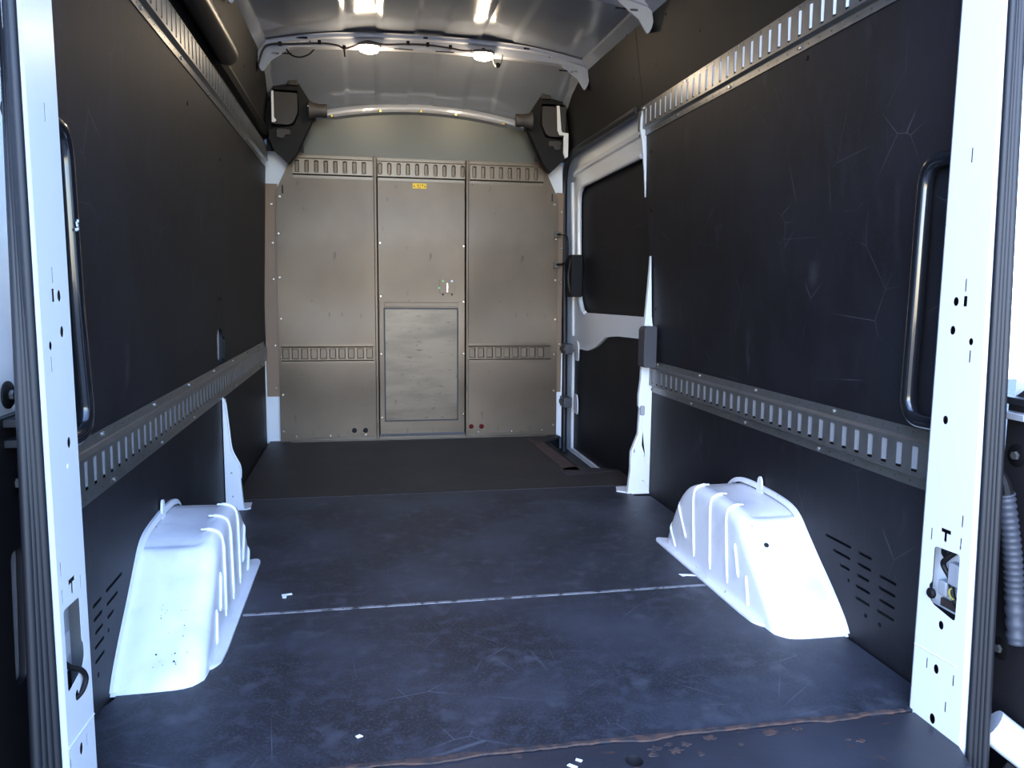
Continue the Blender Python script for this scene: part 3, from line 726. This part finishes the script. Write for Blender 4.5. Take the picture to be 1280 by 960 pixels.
# ------------------------------------------------------------------ white body pillars at mid length
def pillar(s):
    nm = 'left' if s < 0 else 'right'
    f = wall_fn(s)
    if s < 0:
        t = thing('body_pillar', 'white stepped body pillar at the left wall between the two low boards', 'pillar', f(3.25, 0, 0))
        fp = lambda u, v, w: (-u, 3.15+w, v)
        pl = [(.877, -.008), (.808, -.008), (.812, .04), (.818, .12), (.820, .177), (.848, .242), (.857, .322), (.860, .376), (.866, .440), (.877, .450)]
        b = MB(); b.plate(pl, [circ(.850, .055, .0035, 8), circ(.852, .150, .0035, 8)], fp, .0, .02); b.build('face', WHITE, t, bevel=.004)
        b = MB(); b.strip([[(-u, 3.165, v), (-.882, 3.26, v)] for u, v in pl[1:-1]], False).build('return_flange', WHITE, t, True)
        b = MB(); b.tube([(-.864, 3.147, .43), (-.855, 3.147, .33), (-.846, 3.147, .245), (-.818, 3.147, .180), (-.816, 3.147, .13)], .0035, 8).build('edge_bead', WHITE, t, True)
        b = MB(); b.plate([(.878, 3.145), (.800, 3.145), (.785, 3.16), (.79, 3.24), (.878, 3.24)], [], lambda u, v, w: (-u, v, w), .0, .005); b.build('foot_plate', WHITE, t)
        # the same pillar shows through the oval cut-out of the board above
        b = MB(); b.plate(rect(3.07, .565, 3.275, .75), [], f, -.017, -.0125); b.build('upper_face', mat('shaded_body_paint', (190, 188, 184), .5), t)  # white pillar paint with the shade of the cut-out put into its colour
        return
    t = thing('body_pillar', 'white stepped door pillar at the right wall behind the side door', 'pillar', f(3.25, 0, 0))
    fp = lambda u, v, w: (u, 3.15+w, v)
    pl = [(.879, -.004), (.780, -.004), (.784, .03), (.791, .10), (.792, .185), (.822, .262), (.826, .374), (.820, .385), (.820, .43), (.828, .50), (.830, .60), (.838, .74), (.850, .90), (.8560, 1.02), (.8575, 1.02), (.868, .76), (.879, .70)]
    b = MB(); b.plate(pl, [circ(.850, .055, .0035, 8), circ(.852, .165, .0035, 8), rr(.806, .188, .008, .016, .003, 2)], fp, .0, .02); b.build('face', WHITE, t, bevel=.004)
    b = MB(); b.strip([[(u, 3.165, v), (.886, 3.22, v)] for u, v in pl[1:-3]], False).build('return_flange', WHITE, t, True)
    b = MB(); b.tube([(.831, 3.147, .37), (.828, 3.147, .265), (.800, 3.147, .195), (.798, 3.147, .16)], .004, 8).build('edge_bead', WHITE, t, True)
    b = MB(); b.plate([(.878, 3.145), (.80, 3.145), (.745, 3.19), (.765, 3.26), (.878, 3.26)], [], lambda u, v, w: (u, v, w), .0, .005); b.build('foot_plate', WHITE, t)
    b = MB(); b.box((.826, 3.138, .345), (.845, 3.150, .385)); b.build('catch', CONN, t, bevel=.003)
    b = MB(); b.plate([(.8525, 1.27), (.8555, 1.27), (.853, 1.50), (.851, 1.64), (.835, 1.64), (.824, 1.60), (.822, 1.55), (.832, 1.50), (.845, 1.38)], [], lambda u, v, w: (u, 3.228+w, v), 0, .012)
    b.build('upper_edge', WHITE, t, bevel=.002)
pillar(-1); pillar(1)
# striker cover (dark rounded block) on the right pillar
b = MB(); b.plate(rounded([(.810, .556), (.8645, .556), (.8645, .728), (.822, .728), (.810, .716)], .010), [], lambda u, v, w: (u, 3.075+w, v), 0, .070)
o = b.build('striker_cover', mat('charcoal_moulded_plastic', (58, 58, 62), .45, bump=(300, .1)), None, bevel=.007)
tag(o, 'dark grey rounded plastic cover on the pillar at the end of the low right track', 'cover')

# ------------------------------------------------------------------ sliding side door (right)
sd = thing('door_1', 'white framed sliding side door lined with black board', 'door', (.92, 4.0, -.1), kind='structure')
fd = lambda u, v, w: ((wx(v)+.045-w), u, v)
win = rounded([(4.388, .745), (4.451, .86), (4.440, 1.162), (4.425, 1.41), (4.352, 1.458), (3.411, 1.468), (3.23, 1.468), (3.23, .758)], [.05, .04, .01, .06, .05, .02, .02, .02])
b = MB(); b.plate([(4.72, -.12), (4.72, 1.60), (4.60, 1.665), (3.20, 1.665), (3.20, -.12)],
                  [win, rounded([(4.605, -.10), (4.615, .50), (4.50, .528), (4.277, .530), (4.122, .565), (3.946, .630), (3.747, .646), (3.42, .654), (3.23, .654), (3.23, -.10)], [.005, .03, .03, .05, .04, .03, .02, .01, .01, .01])], fd, -.010, .006)
b.build('door_frame', WHITE, sd, bevel=.004)
# raised rolled border round the window and the beam below it
wc = catmull([Vector((fd(u, v, .004))) for u, v in win] , 1)
b = MB(); b.tube([fd(u, v, .004) for u, v in win if u > 3.3], .012, 8, False).build('window_roll', WHITE, sd, True)
b = MB(); b.tube([fd(4.55, 1.50, .006), fd(4.545, 1.20, .006), fd(4.56, .9, .006), fd(4.58, .60, .006)], .014, 8).build('frame_bead', WHITE, sd, True)
b = MB(); b.tube([fd(4.50, 1.54, .006), fd(4.3, 1.555, .006), fd(3.34, 1.565, .006)], .016, 8).build('frame_bead', WHITE, sd, True)
b = MB(); b.plate(rect(3.215, .70, 4.50, 1.52), [], fd, -.030, -.018); o = b.build('window_board', BOARD, sd); o['label'] = 'black board closing the window'
b = MB(); b.plate(rect(3.215, -.10, 4.66, .67), [], fd, -.022, -.012); o = b.build('lower_board', BOARD, sd); o['label'] = 'black board in the lower half'
b = MB(); b.plate(rect(3.2, -.2, 4.9, 1.75), [], fd, -.07, -.06); b.build('outer_skin', WHITE, sd)
b = MB(); b.box((.835, 4.36, .835), (.905, 4.46, 1.075)); o = b.build('latch_box', BLACKP, sd, bevel=.006); o['label'] = 'black latch housing'
b = MB(); b.tube([(.835, 4.37, .86), (.830, 4.40, .95), (.835, 4.37, 1.05)], .006, 8); b.build('latch_rib', BROWNP, sd, True)
for z in (.525, .205):
    b = MB(); b.box((.835, 4.47, z-.030), (.885, 4.60, z+.030)); b.box((.825, 4.46, z-.014), (.835, 4.56, z+.014)); b.build('hinge_roller', DGREYP, sd, bevel=.006)
    b = MB(); b.plate(rounded([(4.46, z-.07), (4.52, z-.07), (4.52, z+.05), (4.475, z+.045), (4.455, z+.01), (4.455, z-.05)], .012), [], fd, .006, .012); b.build('roller_tab', WHITE, sd, bevel=.002)
b = MB(); b.tube([(.873, 4.60, -.12), (.873, 4.62, .4), (.865, 4.625, .9), (.853, 4.615, 1.40), (.848, 4.58, 1.56), (.846, 4.48, 1.630), (.846, 4.30, 1.652), (.846, 3.9, 1.652), (.846, 3.34, 1.652)], .017, 12)
o = b.build('door_seal', RUBBER, None, True); tag(o, 'thick black rubber seal framing the side door', 'seal')
# grab handle on the partition edge
gt = thing('door_pull', 'slim black D-shaped handle at the right edge of the partition', 'handle', (.80, 4.5, 1.02))
b = MB(); b.tube([(.785, 4.50, 1.195), (.815, 4.475, 1.197), (.832, 4.46, 1.175), (.837, 4.455, 1.11), (.832, 4.46, 1.050), (.815, 4.475, 1.025), (.785, 4.50, 1.022)], .0075, 10).build('bar', TUBEB, gt, True)
for z0, z1 in ((1.00, 1.035), (1.18, 1.212)): MB().box((.772, 4.495, z0), (.800, D-.0005, z1)).build('mount', GALV, gt, bevel=.002)

# ------------------------------------------------------------------ rear door jambs
def jamb(s):
    nm = 'left' if s < 0 else 'right'
    t = thing('door_jamb', 'white punched steel jamb post of the back door opening, %s side' % nm + (', brightest in the daylight' if s > 0 else ', with a torn wire in its opening'), 'door jamb', (s*.8, 1.3, -.1))
    f = lambda u, v, w: (s*(.80-w), u, v)
    def sl(y, z0, z1): return rr(y, (z0+z1)/2, .0034, z1-z0, .001, 1)
    y0, y1 = 1.255, 1.380
    yn = (lambda z: 1.262) if s < 0 else (lambda z: 1.240+.028*z)
    H = [sl(1.326, 1.122, 1.150), circ(1.338, .861, .007, 12, .009), rr(1.314, .862, .009, .020, .001, 1), sl(1.316, .880, .905), circ(1.341, .805, .007, 12, .009),
         circ(1.292, .786, .0055, 10, .007), sl(1.292, .746, .770), circ(1.342, .627, .007, 12, .009),
         sl(1.277, .427, .451), sl(1.356, .377, .402), sl(1.277, .382, .406),
         [(1.304, .411), (1.330, .411), (1.330, .403), (1.321, .403), (1.321, .385), (1.314, .385), (1.314, .403), (1.304, .403)],
         rounded([(1.276, .372), (1.345, .368), (1.345, .292), (1.352, .285), (1.352, .262), (1.340, .248), (1.276, .236)], .008),
         circ(1.311, .214, .007, 12, .009), circ(1.315, .119, .007, 12, .010), sl(1.342, .108, .130), sl(1.268, .107, .130), sl(1.283, .044, .066)]
    if s > 0: H.append(circ(1.315, .012, .008, 12, .011))
    b = MB(); b.plate([(yn(-.03), -.03), (y1, -.03), (y1, 1.9), (yn(1.9), 1.9)], H, f, -.0005, 0); b.build('jamb_face', WHITE, t)
    if s < 0: b = MB(); b.box((-.806, 1.262, -.20), (-.7995, y1, -.03)); b.build('lower_face', WHITE, t)
    b = MB(); b.strip([[(s*.80, yn(z), z), (s*.802, yn(z)-.008, z), (s*.808, yn(z)-.012, z), (s*.822, yn(z)-.008, z)] for z in (-.2, .5, 1.2, 1.9)], False).build('rolled_edge', WHITE, t, True, angle=180)
    b = MB(); b.strip([[(s*.80, y1, z), (s*.803, y1+.006, z), (s*.86, y1+.05, z), (s*.878, y1+.05, z)] for z in (-.1, 1.9)], False).build('inner_return', WHITE, t, True)
    ye = 1.36 if s > 0 else 1.51
    xo = .93 if s > 0 else .926
    b = MB(); b.strip([[(s*.826, y0-.006, z), (s*.83, y0+.004, z), (s*xo, ye-.005, z), (s*xo, ye+.015, z), (s*.838, y0+.026, z)] for z in (-.2, .70)], True, True).build('gutter', BLACKP, t)
    b = MB(); b.strip([[(s*.826, y0-.006, z), (s*.83, y0+.004, z), (s*xo, ye-.005, z), (s*xo, ye+.015, z), (s*.838, y0+.026, z)] for z in (.70, 1.9)], True, True).build('gutter', WHITE, t)
    b = MB(); b.plate(rect(y0+.02, -.03, y1, 1.9), [], f, -.034, -.032); b.build('cavity_shade', DARK, t)  # near-black sheet paints the shade inside the hollow post
    b = MB(); b.plate(rect(1.27, .235, 1.375, .374), [], f, -.031, -.028); b.build('cavity_back', CONN if s < 0 else WHITE, t)
    # crease across the foot of the post
    b = MB(); b.tube([(s*.7995, y0+.008, .150), (s*.7995, y1, .143)], .0012, 6, False).build('crease', WHITE, t)
    screws(t, [f(1.332, .60-.01, 0)] if s < 0 else [], (-s, 0, 0), .004, .001, 'stud', WHITE)
    if s < 0:
        b = MB(); b.box((-.828, 1.280, .278), (-.812, 1.330, .318)); b.box((-.826, 1.286, .318), (-.814, 1.318, .330)); b.build('connector', CONN, t, bevel=.002)
        b = MB(); b.tube([(-.815, 1.300, .278), (-.808, 1.312, .262), (-.797, 1.325, .250), (-.793, 1.333, .232), (-.797, 1.325, .214), (-.806, 1.31, .205)], .0045, 8).build('wire', BLACKP, t, True)
        b = MB(); b.tube([(-.817, 1.29, .262), (-.812, 1.30, .255)], .004, 8, False).build('terminal', mat('yellow_terminal', (206, 170, 40), .4), t, True)
        b = MB(); b.disc((-.826, 1.285, .352), (1, 0, 0), .005, .002, 10).build('stud', GALV, t, True)
    else:
        b = MB(); b.box((.806, 1.285, .300), (.826, 1.312, .345)); b.box((.808, 1.315, .270), (.826, 1.338, .300)); b.build('latch_body', CONN, t, bevel=.003)
        b = MB(); b.tube([(.815, 1.30, .372), (.806, 1.315, .352), (.806, 1.325, .335), (.812, 1.31, .310), (.808, 1.295, .280), (.812, 1.285, .262)], .0055, 8).build('wire', BLACKP, t, True)
        b = MB(); b.disc((.803, 1.345, .268), (-1, 0, 0), .011, .008, 14); b.disc((.812, 1.325, .36), (-1, 0, 0), .012, .006, 10); b.build('bump_stop', BLACKP, t, True)
        b = MB(); b.box((.815, 1.28, .246), (.822, 1.335, .262)); b.build('latch_plate', mat('brownish_latch', (70, 60, 58), .4, metal=.4), t)
        b = MB(); b.tube([(.808, 1.30, .295), (.804, 1.30, .285), (.806, 1.29, .275)], .003, 6).build('terminal', mat('olive_terminal', (150, 140, 60), .4), t, True)
    return t
jamb(-1); jamb(1)
# ribbed rubber door seals
def seal(s):
    nm = 'left' if s < 0 else 'right'
    t = thing('door_seal', 'ribbed dark rubber seal on the outer edge of the %s back door jamb' % nm, 'seal', (s*.815, 1.23, -.15))
    zs = [-.25, 0, .4, .8, 1.2, 1.5, 1.85]
    def ib(z): return Vector((s*.8055, (1.223+.032*z) if s > 0 else (1.237+.006*z), z))
    def ob(z): return Vector((s*.826, 1.200+.045*z if s > 0 else 1.192+.061*z, z))
    for k, (tt, r) in enumerate(((.10, .0075), (.38, .0062), (.64, .0062), (.90, .0075))):
        b = MB(); b.tube([ib(z).lerp(ob(z), tt) for z in zs], r, 12); b.build('rib', RUBBER, t, True)
    b = MB(); b.strip([[ib(z)+Vector((s*.003, .003, 0)), ob(z)+Vector((s*.003, .003, 0)), ob(z)+Vector((s*.010, .012, 0)), ib(z)+Vector((s*.014, .006, 0))] for z in zs], True, True).build('web', RUBBER, t, True)
seal(-1); seal(1)
# long grab handles
def grab(s):
    nm = 'left' if s < 0 else 'right'
    t = thing('grab_handle', 'long gloss black grab handle by the %s back door jamb' % nm + (', chipped white near its top' if s < 0 else ''), 'handle', (s*.84, 1.5, .6))
    x = .842
    if s > 0: P = [(.858, 1.385, 1.150), (.850, 1.44, 1.152), (x, 1.478, 1.147), (x, 1.498, 1.118), (x, 1.502, 1.05), (x, 1.504, .85), (x, 1.507, .68), (x, 1.503, .632), (x, 1.480, .606), (.850, 1.44, .602), (.858, 1.385, .602)]
    else: P = [(.858, 1.385, 1.150), (.850, 1.45, 1.152), (x, 1.497, 1.143), (x, 1.518, 1.110), (x, 1.522, 1.04), (x, 1.528, .85), (x, 1.542, .70), (x, 1.545, .645), (x, 1.52, .612), (.850, 1.46, .604), (.858, 1.385, .602)]
    MB().tube([(s*a, b_, c) for a, b_, c in P], .0165, 16).build('tube', TUBEB, t, True, angle=180)
    for z in (1.15, .602): MB().disc((s*.858, 1.383, z), (0, 1, 0), .026, .012, 16).build('end_flange', BLACKP, t, True)
    if s < 0:
        b = MB()
        for (dy, dz, w_) in ((0, 0, .005), (.004, .008, .004), (-.006, -.008, .006), (-.002, .004, .004), (.002, -.006, .003)):
            b.box((-.8262, 1.514+dy-w_/2-.0, .982+dz-.002), (-.8242, 1.514+dy+w_/2, .982+dz+.0025))
        tag(b.build('paint_chip', PAPER, t), 'white chipped patch', kind='stuff')
grab(-1); grab(1)

# ------------------------------------------------------------------ opened back doors outside the opening
def back_door(s):
    nm = 'left' if s < 0 else 'right'
    t = thing('back_door', 'opened %s back door seen edge-on beyond its seal, white above and black trim below' % nm, 'door', (s*.96, .9, -.3))
    ye = 1.335 if s > 0 else 1.60
    yf = ye if s > 0 else 1.497
    b = MB(); b.box((min(s*.945, s*.99), .42, -.32), (max(s*.945, s*.99), ye, 1.95)); b.build('door_panel', WHITE, t, bevel=.008)
    f = lambda u, v, w: (s*(.945-w), u, v)
    H = [rounded([(ye-.075, .30), (ye-.03, .30), (ye-.03, .40), (ye-.075, .40)], .015),
         rounded([(ye-.065, .11), (ye-.035, .11), (ye-.035, .30), (ye-.065, .30)], .004)] if s < 0 else []
    if s < 0: H = [rounded([(1.412, .185), (1.455, .185), (1.476, .42), (1.425, .42)], .015)]
    b = MB(); b.plate([(.46, -.30), (ye-.004, -.30), (ye-.004, .665), (ye-.05, .70), (.46, .70)] if s > 0 else [(.46, -.30), (ye-.004, -.30), (ye-.004, .655), (.46, .655)], H, f, .0005, .014); b.build('trim_board', mat('black_door_trim', (30, 28, 30), .5, bump=(150, .2)), t, bevel=.002)
    for z in ((.690, .535, .095) if s < 0 else (.56, .16)):
        MB().disc(f(yf-.035, z, .010), (-s, 0, 0), .024, .006, 18, .020).build('bolt_cup', BLACKP, t, True)
        MB().disc(f(yf-.035, z, .016), (-s, 0, 0), .009, .006, 6, .008).build('bolt', GALV, t, True)
    for z in ((.645, .61) if s < 0 else (.67, .64)):
        b = MB(); b.box((min(s*.905, s*.931), yf-.07, z-.007), (max(s*.905, s*.931), yf-.01, z+.007)); b.build('hinge_leaf', RUBBER if z != .64 else CONN, t, bevel=.002)
    return t
back_door(-1); back_door(1)
ct_ = thing('cable_conduit', 'ribbed grey cable conduit outside the right back door jamb', 'conduit', (.90, 1.29, .2))
P = catmull([Vector(p) for p in ((.864, 1.25, .500), (.876, 1.25, .450), (.888, 1.25, .398), (.898, 1.25, .345), (.906, 1.25, .29), (.910, 1.24, .20))], 12)
rg = MB(); rg.tube(P, .011, 12, False, rads=lambda t: .0165+.0020*sin(t*len(P)*pi*.66))
rg.build('sleeve', COND, ct_, True, angle=180)
MB().tube([(.856, 1.26, .54), (.860, 1.252, .52), (.865, 1.25, .497)], .013, 10, rads=lambda t: .008+.008*t).build('boot', BLACKP, ct_, True)
bt = thing('corner_bumper', 'white rounded body corner with black cap outside the lower right jamb', 'bumper', (.95, 1.2, -.1))
b = MB(); b.tube([(.862, 1.235, .040), (.885, 1.215, .020), (.92, 1.17, -.01), (.96, 1.1, -.05)], .034, 16); b.build('corner', WHITE, bt, True)
b = MB(); b.tube([(.855, 1.20, -.045), (.875, 1.17, -.06), (.91, 1.10, -.09)], .034, 14); b.build('cap', BLACKP, bt, True)

# alike things carry a shared group phrase
GROUPS = {'wall_board': 'black boards lining the side walls', 'upper_lining': 'smooth upper linings under the roof', 'slotted_track': 'slotted steel tracks on the side walls',
          'floor_board': 'dark floor boards', 'wheel_arch': 'white wheel arches', 'door_jamb': 'back door jamb posts', 'grab_handle': 'grab handles by the back doors',
          'roof_bow': 'steel roof bows', 'partition_panel': 'grey partition panels', 'back_door': 'opened back doors', 'body_pillar': 'white body pillars',
          'corner_moulding': 'plastic corner mouldings above the partition', 'paper_scrap': 'white scraps on the floor', 'paint_chip': 'white chips on the rear sill'}
for o in list(COL.objects):
    if o.parent is None and o.name.split('.')[0] in GROUPS and o.get('category'): o['group'] = GROUPS[o.name.split('.')[0]]
